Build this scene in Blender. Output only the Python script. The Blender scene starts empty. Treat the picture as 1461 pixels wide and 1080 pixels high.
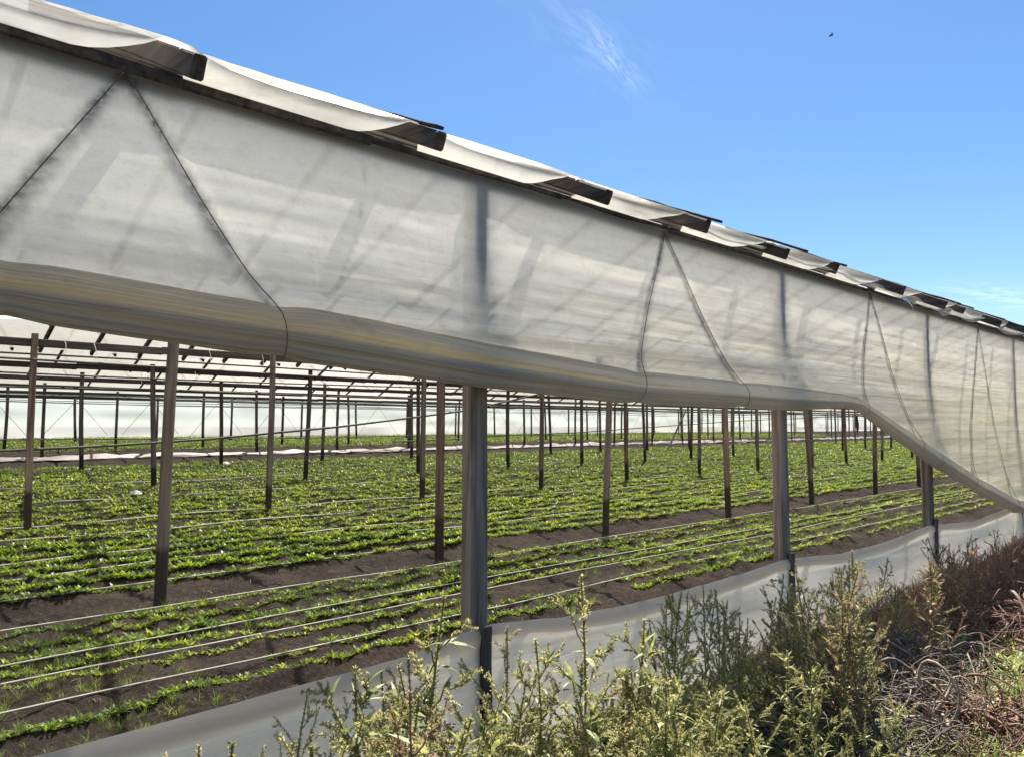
import bpy, math, random
import numpy as np
from mathutils import Vector, Matrix
rng = np.random.default_rng(7)
random.seed(7)
SC = bpy.context.scene
COL = SC.collection
R = math.radians

# ------------------------------------------------------------------ helpers
class MB:
    """collects vertices and faces of one mesh"""
    def __init__(s):
        s.v = []; s.f = []; s.n = 0
    def add(s, verts, faces):
        verts = np.asarray(verts, dtype=float).reshape(-1, 3)
        s.v.append(verts)
        b = s.n
        s.f.extend([tuple(i + b for i in fc) for fc in faces])
        s.n += len(verts)
    def verts(s):
        return np.concatenate(s.v) if s.v else np.zeros((0, 3))
    def box(s, x0, x1, y0, y1, z0, z1):
        s.add([(x0,y0,z0),(x1,y0,z0),(x1,y1,z0),(x0,y1,z0),(x0,y0,z1),(x1,y0,z1),(x1,y1,z1),(x0,y1,z1)],
              [(0,3,2,1),(4,5,6,7),(0,1,5,4),(1,2,6,5),(2,3,7,6),(3,0,4,7)])
    def beam(s, p, q, w, h, up=(0,0,1), jit=0.0, segs=1):
        """squared timber from p to q with width w and height h, a little chamfered"""
        p = np.array(p, float); q = np.array(q, float)
        d = q - p; L = np.linalg.norm(d); d /= L
        u = np.array(up, float); sx = np.cross(d, u); sx /= np.linalg.norm(sx); u = np.cross(sx, d)
        c = min(w, h) * .16
        prof = [(-w/2+c,-h/2),(w/2-c,-h/2),(w/2,-h/2+c),(w/2,h/2-c),(w/2-c,h/2),(-w/2+c,h/2),(-w/2,h/2-c),(-w/2,-h/2+c)]
        vs = []; fs = []
        for i in range(segs + 1):
            o = p + d * L * i / segs
            j = rng.normal(0, jit, 2) if 0 < i < segs else (0, 0)
            for a, b in prof:
                vs.append(o + sx * (a + j[0]) + u * (b + j[1]))
        for i in range(segs):
            for k in range(8):
                k2 = (k + 1) % 8
                fs.append((i*8+k, i*8+k2, (i+1)*8+k2, (i+1)*8+k))
        fs.append(tuple(range(7, -1, -1))); fs.append(tuple(segs*8 + k for k in range(8)))
        s.add(vs, fs)
    def tube(s, pts, rad, sides=6, cap=True):
        pts = np.asarray(pts, float); n = len(pts)
        rad = np.full(n, rad) if np.isscalar(rad) else np.asarray(rad, float)
        t = np.gradient(pts, axis=0); t /= np.linalg.norm(t, axis=1)[:, None] + 1e-9
        ref = np.array([0, 0, 1.0]) if abs(t[0][2]) < .9 else np.array([1.0, 0, 0])
        vs = np.zeros((n, sides, 3)); a = np.arange(sides) / sides * 2 * math.pi
        for i in range(n):
            x = np.cross(t[i], ref); x /= np.linalg.norm(x) + 1e-9
            y = np.cross(x, t[i]); ref = y
            vs[i] = pts[i] + rad[i] * (np.cos(a)[:, None] * x + np.sin(a)[:, None] * y)
        fs = []
        for i in range(n - 1):
            for k in range(sides):
                k2 = (k + 1) % sides
                fs.append((i*sides+k, i*sides+k2, (i+1)*sides+k2, (i+1)*sides+k))
        if cap:
            fs.append(tuple(range(sides-1, -1, -1))); fs.append(tuple((n-1)*sides+k for k in range(sides)))
        s.add(vs.reshape(-1, 3), fs)
    def leaf(s, base, d, nrm, L, W, droop=.3, segs=3, wid=(.35, 1, .8, 0.02)):
        d = np.array(d, float); d /= np.linalg.norm(d) + 1e-9
        side = np.cross(d, nrm); side /= np.linalg.norm(side) + 1e-9
        up = np.cross(side, d)
        vs = []; p = np.array(base, float)
        for i in range(segs + 1):
            t = i / segs
            c = p + d * L * t - up * L * droop * t * t
            w = W / 2 * np.interp(t, np.linspace(0, 1, len(wid)), wid)
            vs += [c - side * w + up * w * .25, c + side * w + up * w * .25]
        s.add(vs, [(2*i, 2*i+1, 2*i+3, 2*i+2) for i in range(segs)])
    def mesh(s, name, m=None, smooth=False):
        me = bpy.data.meshes.new(name)
        me.from_pydata(s.verts().tolist(), [], s.f)
        if m: me.materials.append(m)
        if smooth: me.polygons.foreach_set('use_smooth', [True] * len(me.polygons))
        me.update()
        return me
    def build(s, name, m, parent=None, smooth=False, loc=None):
        return obj(name, s.mesh(name, m, smooth), parent, loc)

def obj(name, me, parent=None, loc=None):
    o = bpy.data.objects.new(name, me); COL.objects.link(o)
    if parent: o.parent = parent
    if loc is not None: o.location = loc
    return o
def tag(o, label=None, cat=None, group=None, kind=None):
    if label: o['label'] = label
    if cat: o['category'] = cat
    if group: o['group'] = group
    if kind: o['kind'] = kind
    return o
def empty(name, loc=(0,0,0), **k):
    o = bpy.data.objects.new(name, None); COL.objects.link(o); o.location = loc
    o.empty_display_size = .1
    return tag(o, **k)
def np_mesh(name, V, F, m, attrs=None, smooth=False):
    """mesh from a vertex array and one array of faces of equal size"""
    me = bpy.data.meshes.new(name); k = F.shape[1]
    me.vertices.add(len(V)); me.vertices.foreach_set('co', np.ascontiguousarray(V, dtype=np.float32).ravel())
    me.loops.add(F.size); me.loops.foreach_set('vertex_index', np.ascontiguousarray(F, dtype=np.int32).ravel())
    me.polygons.add(len(F)); me.polygons.foreach_set('loop_start', np.arange(0, F.size, k, dtype=np.int32))
    if smooth: me.polygons.foreach_set('use_smooth', np.ones(len(F), dtype=bool))
    me.materials.append(m)
    for an, av in (attrs or {}).items():
        a = me.attributes.new(an, 'FLOAT', 'POINT'); a.data.foreach_set('value', np.asarray(av, dtype=np.float32).ravel())
    me.update(calc_edges=True); me.validate()
    return me
def grid_faces(nx, ny):
    i, j = np.meshgrid(np.arange(nx-1), np.arange(ny-1), indexing='ij')
    a = (i*ny + j).ravel()
    return np.stack([a, a+ny, a+ny+1, a+1], 1)
def vnoise(x, y, seed=0):
    """smooth value noise on arrays"""
    def h(i, j):
        n = np.sin(i*127.1 + j*311.7 + seed*74.7) * 43758.5453
        return n - np.floor(n)
    xi, yi = np.floor(x), np.floor(y); fx, fy = x-xi, y-yi
    fx = fx*fx*(3-2*fx); fy = fy*fy*(3-2*fy)
    return (h(xi,yi)*(1-fx)+h(xi+1,yi)*fx)*(1-fy) + (h(xi,yi+1)*(1-fx)+h(xi+1,yi+1)*fx)*fy

# ------------------------------------------------------------------ camera
f_px, PITCH, YAW = 1110.6, .0614, .8015
cam = bpy.data.cameras.new('camera'); cam.sensor_width = 36; cam.lens = 36 * f_px / 1461
cam.clip_start = .05; cam.clip_end = 5000
co = bpy.data.objects.new('camera', cam); COL.objects.link(co)
co.location = (0, 0, 1.65); co.rotation_euler = (math.pi/2 + PITCH, 0, YAW - math.pi/2)
SC.camera = co
def ray(x, y):
    a = (x-730.5)/f_px; b = (540-y)/f_px; c, s = math.cos(PITCH), math.sin(PITCH)
    fw = c - b*s; up = s + b*c
    return np.array([fw*math.cos(YAW)+a*math.sin(YAW), fw*math.sin(YAW)-a*math.cos(YAW), up])
def on_plane(x, y, Y):
    d = ray(x, y); t = Y/d[1]; return d[0]*t, 1.65 + d[2]*t
def on_ground(x, y):
    d = ray(x, y); t = 1.65/(.0327*d[1]-d[2]); return d[0]*t, d[1]*t

# ------------------------------------------------------------------ materials
def mat(name):
    m = bpy.data.materials.new(name); m.use_nodes = True
    nt = m.node_tree; nt.nodes.clear()
    out = nt.nodes.new('ShaderNodeOutputMaterial')
    return m, nt, out
class NT:
    def __init__(s, nt): s.nt = nt
    def n(s, t, **k):
        nd = s.nt.nodes.new(t)
        for a, b in k.items(): setattr(nd, a, b)
        return nd
    def l(s, a, b): s.nt.links.new(a, b)
    def coord(s, scale=(1,1,1), what='Object', loc=(0,0,0)):
        tc = s.n('ShaderNodeTexCoord'); mp = s.n('ShaderNodeMapping')
        mp.inputs['Scale'].default_value = scale; mp.inputs['Location'].default_value = loc
        s.l(tc.outputs[what], mp.inputs['Vector']); return mp.outputs[0]
    def pos(s, scale=(1,1,1)):
        g = s.n('ShaderNodeNewGeometry'); mp = s.n('ShaderNodeMapping'); mp.inputs['Scale'].default_value = scale
        s.l(g.outputs['Position'], mp.inputs['Vector']); return mp.outputs[0]
    def noise(s, vec, scale=1, detail=4, rough=.55, dist=0):
        t = s.n('ShaderNodeTexNoise'); t.inputs['Scale'].default_value = scale; t.inputs['Detail'].default_value = detail
        t.inputs['Roughness'].default_value = rough; t.inputs['Distortion'].default_value = dist
        s.l(vec, t.inputs['Vector']); return t.outputs['Fac']
    def ramp(s, fac, stops):
        r = s.n('ShaderNodeValToRGB'); e = r.color_ramp.elements
        while len(e) < len(stops): e.new(.5)
        for i, (p, c) in enumerate(stops):
            e[i].position = p; e[i].color = (*c, 1) if len(c) == 3 else c
        s.l(fac, r.inputs[0]); return r.outputs['Color']
    def mr(s, v, a, b, c=0, d=1):
        m = s.n('ShaderNodeMapRange'); m.clamp = True
        for i, x in enumerate((a, b, c, d)): m.inputs[i+1].default_value = x
        s.l(v, m.inputs[0]); return m.outputs[0]
    def math(s, op, a, b=0.0):
        m = s.n('ShaderNodeMath', operation=op)
        for i, x in enumerate((a, b)):
            if isinstance(x, (int, float)): m.inputs[i].default_value = x
            else: s.l(x, m.inputs[i])
        return m.outputs[0]
    def mix(s, fac, a, b, mode='MIX'):
        m = s.n('ShaderNodeMix', data_type='RGBA', blend_type=mode)
        for i, x in ((0, fac), (6, a), (7, b)):
            if isinstance(x, (int, float)): m.inputs[i].default_value = x
            elif isinstance(x, tuple): m.inputs[i].default_value = (*x, 1)
            else: s.l(x, m.inputs[i])
        return m.outputs[2]
    def attr(s, name):
        a = s.n('ShaderNodeAttribute'); a.attribute_name = name; return a.outputs['Fac']
    def bump(s, h, strength=.3, dist=.01):
        b = s.n('ShaderNodeBump'); b.inputs['Strength'].default_value = strength; b.inputs['Distance'].default_value = dist
        s.l(h, b.inputs['Height']); return b.outputs[0]
    def princ(s, color, rough=.8, normal=None, spec=.3):
        p = s.n('ShaderNodeBsdfPrincipled')
        if isinstance(color, tuple): p.inputs['Base Color'].default_value = (*color, 1)
        else: s.l(color, p.inputs['Base Color'])
        p.inputs['Roughness'].default_value = rough; p.inputs['Specular IOR Level'].default_value = spec
        if normal: s.l(normal, p.inputs['Normal'])
        return p.outputs[0]
    def mixs(s, fac, a, b):
        m = s.n('ShaderNodeMixShader')
        if isinstance(fac, (int, float)): m.inputs[0].default_value = fac
        else: s.l(fac, m.inputs[0])
        s.l(a, m.inputs[1]); s.l(b, m.inputs[2]); return m.outputs[0]
    def bsdf(s, kind, color, rough=None, normal=None):
        b = s.n(kind)
        if isinstance(color, tuple): b.inputs['Color'].default_value = (*color, 1)
        else: s.l(color, b.inputs['Color'])
        if rough is not None: b.inputs['Roughness'].default_value = rough
        if normal: s.l(normal, b.inputs['Normal'])
        return b.outputs[0]
    def film(s, color, transp, transl, normal=None, tint=(.95,.96,.95), gloss=.06):
        """plastic film: part clear, part milky (translucent), part reflecting"""
        d = s.bsdf('ShaderNodeBsdfDiffuse', color, normal=normal)
        t = s.bsdf('ShaderNodeBsdfTranslucent', color, normal=normal)
        c = s.bsdf('ShaderNodeBsdfTransparent', tint)
        g = s.bsdf('ShaderNodeBsdfGlossy', (.9,.9,.9), .35, normal)
        body = s.mixs(transl, d, t); body = s.mixs(gloss, body, g)
        return s.mixs(transp, body, c)

def wood(name, c1, c2, wet=None, along='Z', scale=1.0):
    m, nt, out = mat(name); k = NT(nt)
    st = {'Z': (26,26,1.3), 'X': (1.3,26,26), 'Y': (26,1.3,26)}[along]
    oi = k.n('ShaderNodeObjectInfo')
    tc = k.n('ShaderNodeTexCoord'); add = k.n('ShaderNodeVectorMath', operation='ADD'); k.l(tc.outputs['Object'], add.inputs[0])
    sc_ = k.n('ShaderNodeVectorMath', operation='SCALE'); sc_.inputs['Scale'].default_value = 37.0
    cmb = k.n('ShaderNodeCombineXYZ')
    for i in range(3): k.l(oi.outputs['Random'], cmb.inputs[i])
    k.l(cmb.outputs[0], sc_.inputs[0]); k.l(sc_.outputs[0], add.inputs[1])
    mp = k.n('ShaderNodeMapping'); mp.inputs['Scale'].default_value = tuple(x*scale for x in st); k.l(add.outputs[0], mp.inputs[0])
    grain = k.noise(mp.outputs[0], 1.0, 6, .65, .6)
    mp2 = k.n('ShaderNodeMapping'); mp2.inputs['Scale'].default_value = (3,3,1.2); k.l(add.outputs[0], mp2.inputs[0])
    blot = k.noise(mp2.outputs[0], 1.5, 3)
    col = k.ramp(grain, [(.28, tuple(x*.35 for x in c2)), (.42, c2), (.6, c1), (.8, tuple(min(1,x*1.25) for x in c1))])
    col = k.mix(k.mr(blot, .35, .7, 0, .6), col, c2)
    hsv = k.n('ShaderNodeHueSaturation'); k.l(k.mr(oi.outputs['Random'], 0, 1, .7, 1.25), hsv.inputs['Value']); k.l(col, hsv.inputs['Color'])
    col = hsv.outputs[0]
    if wet:
        sp = k.n('ShaderNodeSeparateXYZ'); k.l(tc.outputs['Object'], sp.inputs[0])
        zz = k.math('ADD', sp.outputs[2], k.math('MULTIPLY', k.math('SUBTRACT', blot, .5), .25))
        col = k.mix(k.mr(zz, wet-.03, wet+.05, .85, 0), col, (.018,.014,.012))
    k.l(k.princ(col, .85, k.bump(grain, .6, .006), .2), out.inputs[0])
    return m

M = {}
M['post'] = wood('weathered_post_wood', (.22,.185,.155), (.11,.09,.075), wet=.42)
M['post_front'] = wood('grey_squared_post_wood', (.33,.265,.225), (.15,.118,.098))
M['post_inner'] = wood('brown_post_wood', (.21,.155,.12), (.095,.07,.055), wet=.45)
M['beam'] = wood('dark_beam_wood', (.12,.105,.092), (.055,.047,.041), along='X')
M['rafter'] = wood('rafter_wood', (.13,.105,.088), (.055,.045,.038), along='Y')

def m_roof(name, c1, c2, transp, transl, stain):
    m, nt, out = mat(name); k = NT(nt)
    st = k.noise(k.pos((.5,2.5,2.5)), 1.6, 6, .65, .5)
    fine = k.noise(k.pos((1,1,1)), 9, 4, .6)
    col = k.mix(k.mr(st, .52, .72, 0, stain), c1, c2)
    col = k.mix(k.mr(fine, .45, .75, 0, .25), col, (.38,.36,.31))
    nrm = k.bump(k.noise(k.pos((2,2,2)), 3, 3), .4, .03)
    k.l(k.film(col, k.math('MULTIPLY', k.mr(st, .5, .75, 1, .4), transp), transl, nrm), out.inputs[0])
    return m
M['roof_clean'] = m_roof('roof_film_milky', (.62,.61,.57), (.36,.29,.2), .44, .6, .75)
M['roof_front'] = m_roof('roof_film_eave', (.88,.86,.80), (.34,.25,.14), .18, .88, .95)
M['roof_beige'] = m_roof('roof_film_dusty', (.30,.29,.27), (.20,.18,.155), .44, .5, .7)

def m_curtain():
    m, nt, out = mat('curtain_film'); k = NT(nt)
    sp = k.n('ShaderNodeSeparateXYZ'); g = k.n('ShaderNodeNewGeometry'); k.l(g.outputs['Position'], sp.inputs[0])
    band = k.noise(k.pos((.42,.01,15)), 1.0, 6, .62, .25)
    band2 = k.noise(k.pos((.7,.01,42)), 1.0, 4, .6, .15)
    vert = k.noise(k.pos((9,.01,.55)), 1.0, 4, .55, .2)
    big = k.noise(k.pos((.8,.01,1.0)), 1.0, 3, .5)
    speck = k.noise(k.pos((1,.01,1)), 95, 3, .7)
    mott = k.noise(k.pos((1,.01,1.6)), 16, 5, .7)
    low = k.mr(k.math('ADD', sp.outputs[2], k.math('MULTIPLY', big, .5)), 2.05, 3.0, 1, .22)
    farx = k.mr(sp.outputs[0], .6, 5.0, .35, 1)
    bfac = k.math('MULTIPLY', k.mr(band, .43, .58), k.math('MULTIPLY', low, farx))
    b2fac = k.math('MULTIPLY', k.mr(band2, .48, .66), k.math('MULTIPLY', low, farx))
    clean = k.mix(k.mr(sp.outputs[0], .8, 3.6), (.88,.87,.83), (.91,.875,.80))
    col = k.mix(k.math('MULTIPLY', bfac, .9), clean, (.44,.385,.29))
    col = k.mix(k.math('MULTIPLY', b2fac, .75), col, (.95,.90,.76))
    col = k.mix(k.mr(vert, .57, .70, 0, .5), col, (.95,.93,.86))
    col = k.mix(k.mr(mott, .5, .7, 0, .28), col, (.48,.46,.42))
    col = k.mix(k.mr(speck, .52, .72, 0, .22), col, (.50,.48,.44))
    col = k.mix(k.math('MULTIPLY', k.math('MULTIPLY', k.math('POWER', k.mr(sp.outputs[2], 2.5, 1.75, 0, 1), 1.5), k.mr(sp.outputs[0], 1.2, 3.5)), .55), col, (.93,.83,.60))
    d = k.attr('dirt')
    dn = k.math('MULTIPLY', d, k.mr(k.noise(k.pos((16,.01,26)), 1, 5, .7), .3, .62, .35, 1))
    col = k.mix(k.math('MINIMUM', dn, 1.0), col, (.085,.076,.066))
    clear = k.mr(big, .3, .7, .07, .04)
    clear = k.math('MULTIPLY', clear, k.mr(mott, .4, .65, 1.1, .75))
    clear = k.math('MULTIPLY', clear, k.math('SUBTRACT', 1.0, k.math('MINIMUM', dn, 1.0)))
    nrm = k.bump(k.math('MULTIPLY', k.math('ADD', k.math('MULTIPLY', band, .8), k.math('MULTIPLY', band2, .25)), k.math('MULTIPLY', low, farx)), .35, .03)
    k.l(k.film(col, clear, .75, nrm, gloss=.06), out.inputs[0])
    return m
M['curtain'] = m_curtain()
def m_roll():
    m, nt, out = mat('rolled_film'); k = NT(nt)
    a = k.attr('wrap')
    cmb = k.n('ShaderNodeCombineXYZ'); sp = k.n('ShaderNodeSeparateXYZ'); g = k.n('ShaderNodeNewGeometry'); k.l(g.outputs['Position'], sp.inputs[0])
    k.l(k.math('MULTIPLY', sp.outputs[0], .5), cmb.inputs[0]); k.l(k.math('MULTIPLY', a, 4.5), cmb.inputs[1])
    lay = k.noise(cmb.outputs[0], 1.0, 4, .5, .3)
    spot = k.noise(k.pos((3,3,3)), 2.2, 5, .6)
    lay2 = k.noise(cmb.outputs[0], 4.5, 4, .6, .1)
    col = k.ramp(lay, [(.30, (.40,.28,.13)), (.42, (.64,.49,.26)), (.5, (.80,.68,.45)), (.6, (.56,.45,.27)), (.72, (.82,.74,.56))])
    under_shade = k.attr('under')
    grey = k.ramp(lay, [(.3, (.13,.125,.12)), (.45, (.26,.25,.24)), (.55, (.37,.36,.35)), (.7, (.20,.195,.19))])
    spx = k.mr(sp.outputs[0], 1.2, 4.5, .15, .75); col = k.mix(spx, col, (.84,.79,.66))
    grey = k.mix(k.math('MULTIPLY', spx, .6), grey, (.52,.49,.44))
    col = k.mix(k.mr(under_shade, .47, .62), col, grey)  # shaded underside painted in grey into the roll's colour
    col = k.mix(k.mr(lay2, .58, .74, 0, .5), col, (.20,.16,.10))
    col = k.mix(k.mr(spot, .58, .75, 0, .4), col, (.28,.22,.15))
    n = k.bump(lay, .5, .02)
    k.l(k.film(col, .03, .6, n, gloss=.07), out.inputs[0])
    return m
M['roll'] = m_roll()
def m_skirt():
    m, nt, out = mat('skirt_film'); k = NT(nt)
    n1 = k.noise(k.pos((.7,.01,9)), 1, 5, .6, .3); n2 = k.noise(k.pos((1,1,1)), 14, 4, .65); n3 = k.noise(k.pos((1,1,1)), 1.3, 3)
    col = k.mix(k.mr(n3, .35, .65), (.88,.87,.83), (.90,.86,.77))
    col = k.mix(k.mr(n1, .47, .66, 0, .45), col, (.46,.43,.37))
    col = k.mix(k.mr(n2, .55, .72, 0, .3), col, (.42,.38,.32))
    h = k.attr('hem'); col = k.mix(h, col, (.62,.53,.42))
    mud = k.attr('mud'); col = k.mix(k.math('MULTIPLY', mud, k.mr(n2, .3, .6, .3, 1)), col, (.16,.12,.085))
    k.l(k.film(col, .06, .70, k.bump(n1, .4, .02), gloss=.05), out.inputs[0])
    return m
M['skirt'] = m_skirt()
def m_far():
    m, nt, out = mat('far_wall_film'); k = NT(nt)
    sp = k.n('ShaderNodeSeparateXYZ'); g = k.n('ShaderNodeNewGeometry'); k.l(g.outputs['Position'], sp.inputs[0])
    b = k.noise(k.pos((.05,.01,7)), 1, 5, .6, .1); c = k.noise(k.pos((.25,.01,.6)), 1, 3)
    hz = k.mr(sp.outputs[2], 1.3, 2.0, 0, 1)
    col = k.mix(hz, (.64,.625,.59), (.55,.60,.585))
    col = k.mix(k.mr(b, .5, .68, 0, .45), col, (.58,.62,.56))
    col = k.mix(k.mr(c, .5, .75, 0, .3), col, (.60,.66,.63))
    k.l(k.film(col, .20, .75, None, tint=(.96,.98,.96), gloss=.02), out.inputs[0])
    return m
M['far'] = m_far()
def m_soil():
    m, nt, out = mat('soil'); k = NT(nt)
    a = k.noise(k.pos(), 2.2, 6, .65); b = k.noise(k.pos(), 26, 6, .7); c = k.noise(k.pos((.6,3,1)), 1.2, 3)
    col = k.ramp(a, [(.3, (.020,.016,.014)), (.5, (.038,.029,.025)), (.68, (.064,.047,.039))])
    col = k.mix(k.mr(b, .5, .75, 0, .6), col, (.13,.10,.08))
    col = k.mix(k.mr(b, .5, .25, 0, .8), col, (.022,.016,.012))
    col = k.mix(k.mr(c, .5, .7, 0, .4), col, (.05,.04,.032))
    k.l(k.princ(col, .95, k.bump(k.math('ADD', b, k.math('MULTIPLY', k.noise(k.pos(), 75, 4, .7), .5)), 1.0, .045), .12), out.inputs[0])
    return m
M['soil'] = m_soil()
def m_leaf(name, stops, tr, nscale=5, rough=.45, spec=.35):
    m, nt, out = mat(name); k = NT(nt)
    oi = k.n('ShaderNodeObjectInfo')
    n = k.noise(k.pos(), nscale, 3, .6); n2 = k.noise(k.pos(), 55, 2, .5)
    v = k.math('ADD', k.math('MULTIPLY', n, .62), k.math('ADD', k.math('MULTIPLY', n2, .42), k.math('MULTIPLY', k.math('SUBTRACT', oi.outputs['Random'], .5), .16)))
    col = k.ramp(v, stops)
    p = k.princ(col, rough, None, spec)
    hs = k.n('ShaderNodeHueSaturation'); hs.inputs['Value'].default_value = 1.5; hs.inputs['Saturation'].default_value = 1.1; hs.inputs['Hue'].default_value = .488
    k.l(col, hs.inputs['Color'])
    t = k.bsdf('ShaderNodeBsdfTranslucent', hs.outputs[0])
    k.l(k.mixs(tr, p, t), out.inputs[0])
    return m
M['crop'] = m_leaf('crop_leaf', [(.34, (.055,.095,.022)), (.48, (.13,.195,.03)), (.60, (.22,.29,.04)), (.75, (.36,.38,.09))], .58, 2.6, .38, .5)
M['weed_leaf'] = m_leaf('weed_leaf', [(.36, (.08,.10,.04)), (.5, (.16,.19,.065)), (.62, (.26,.28,.10)), (.75, (.42,.42,.22))], .45, 9, .5, .4)
M['weed_head'] = m_leaf('weed_seed_head', [(.36, (.12,.125,.055)), (.5, (.23,.23,.10)), (.62, (.34,.325,.155)), (.75, (.50,.46,.28))], .45, 9, .7, .2)
M['dark_leaf'] = m_leaf('dark_weed_leaf', [(.36, (.08,.085,.045)), (.5, (.17,.17,.085)), (.62, (.26,.25,.13)), (.75, (.40,.37,.23))], .45, 9, .6)
M['dark_head'] = m_leaf('dark_weed_seed_head', [(.36, (.10,.10,.058)), (.5, (.19,.185,.105)), (.62, (.28,.265,.15)), (.75, (.42,.37,.24))], .35, 9, .7, .2)
M['tan_head'] = m_leaf('tan_weed_head', [(.36, (.12,.09,.05)), (.5, (.22,.17,.09)), (.62, (.32,.26,.15)), (.75, (.46,.38,.25))], .35, 9, .8, .15)
M['dry_head'] = m_leaf('dry_red_weed', [(.36, (.11,.065,.05)), (.5, (.22,.125,.095)), (.62, (.32,.20,.15)), (.75, (.46,.34,.26))], .25, 6, .8, .15)
M['dry_leaf'] = m_leaf('dry_brown_leaf', [(.36, (.10,.065,.045)), (.5, (.19,.13,.09)), (.62, (.29,.21,.145)), (.75, (.45,.36,.25))], .3, 9, .8, .15)
M['grass'] = m_leaf('grass_blade', [(.36, (.06,.10,.025)), (.5, (.12,.19,.04)), (.62, (.20,.27,.06)), (.75, (.34,.35,.14))], .45, 7)
def simple(name, c1, c2, sc=12, rough=.7, spec=.3, stretch=(1,1,1)):
    m, nt, out = mat(name); k = NT(nt)
    n = k.noise(k.pos(stretch), sc, 5, .65)
    k.l(k.princ(k.ramp(n, [(.3, c1), (.7, c2)]), rough, k.bump(n, .4, .004), spec), out.inputs[0])
    return m
M['stem'] = simple('weed_stem', (.11,.115,.05), (.22,.20,.10), 20)
M['dry_stem'] = simple('dry_stem', (.10,.055,.042), (.24,.14,.105), 20, .85)
M['branch'] = simple('dead_branch_bark', (.045,.038,.036), (.20,.165,.15), 22, .85, .2)
M['pale_branch'] = simple('bleached_branch_bark', (.13,.105,.085), (.36,.29,.24), 22, .85, .2)
M['hose'] = simple('pale_hose', (.28,.265,.22), (.44,.42,.36), 9, .55)
M['rope'] = simple('grimy_cord', (.08,.07,.06), (.25,.23,.20), 60, .9)
M['wire'] = simple('wire', (.05,.045,.04), (.11,.10,.09), 4, .6)
M['string'] = simple('white_string', (.6,.6,.58), (.8,.8,.77), 30)
M['white'] = simple('white_plastic', (.72,.70,.68), (.85,.84,.82), 6, .4)
M['pinkish'] = simple('dusty_plastic_sheet', (.17,.135,.12), (.46,.40,.37), 1.3, .5)
M['rag'] = simple('dark_rag', (.02,.02,.022), (.07,.065,.065), 8, .9)
M['bird'] = simple('bird_feather', (.02,.02,.025), (.06,.055,.06), 30)
M['litter'] = m_leaf('dry_litter', [(.36, (.05,.036,.026)), (.5, (.11,.08,.055)), (.62, (.19,.145,.10)), (.75, (.34,.28,.20))], .15, 8, .9, .1)

# ------------------------------------------------------------------ ground
PATHS = [(6.72, .36)]
def crop_rows():
    rows = [(4.42, .8, .5), (4.70, .7, .4), (5.05, .6, .35), (5.32, .75, .5), (5.58, 1.0, .85), (5.92, .75, .5), (6.20, .6, .35)]
    y = 7.22
    while y < 20.2:
        rows.append((y, 1.0, 1.0)); y += .37
    y = 26.6
    while y < 35.2:
        rows.append((y, 1.0, 1.0)); y += .42
    return rows
ROWS = crop_rows()
def ground_z(X, Y, detail=True):
    X = np.asarray(X, float); Y = np.asarray(Y, float)
    z = .0327 * np.clip(Y, -60, 37)
    if detail:
        inside = np.clip((Y-3.2)/.4, 0, 1) * np.clip((36-Y)/.5, 0, 1)
        bed = np.zeros_like(z)
        for (ry, dens, _) in ROWS:
            bed = np.maximum(bed, np.exp(-((Y-ry)/.11)**2) * .035 * (dens > .3))
        z = z + bed*inside
        z = z - inside*.03*np.exp(-((Y-6.72)/.28)**2)
        z = z + inside*(.035*(vnoise(X*1.7, Y*3.5, 1)-.5) + .050*(vnoise(X*6, Y*8, 2)-.5) + .042*(vnoise(X*15, Y*17, 3)-.5))
        out = np.clip((2.9-Y)/.5, 0, 1)
        z = z + out*(.10*(vnoise(X*.8, Y*.9, 4)-.5) + .05*(vnoise(X*4, Y*4, 5)-.5))
    return z
xs = np.concatenate([[-900,-300,-100,-40], np.arange(-16,-1,.5), np.arange(-1,11,.055), np.arange(11,22,.14), np.arange(22,45,.5), [50,60,80,110,150,250,500,1500]])
ys = np.concatenate([[-900,-300,-100,-40,-15], np.arange(-8,0,.5), np.arange(0,7.4,.05), np.arange(7.4,13,.11), np.arange(13,38,.33), [40,50,70,110,250,600,1500]])
GX, GY = np.meshgrid(xs, ys, indexing='ij')
GV = np.stack([GX, GY, ground_z(GX, GY)], -1).reshape(-1, 3)
tag(obj('ground', np_mesh('ground', GV, grid_faces(len(xs), len(ys)), M['soil'], smooth=True)), kind='structure')

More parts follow.
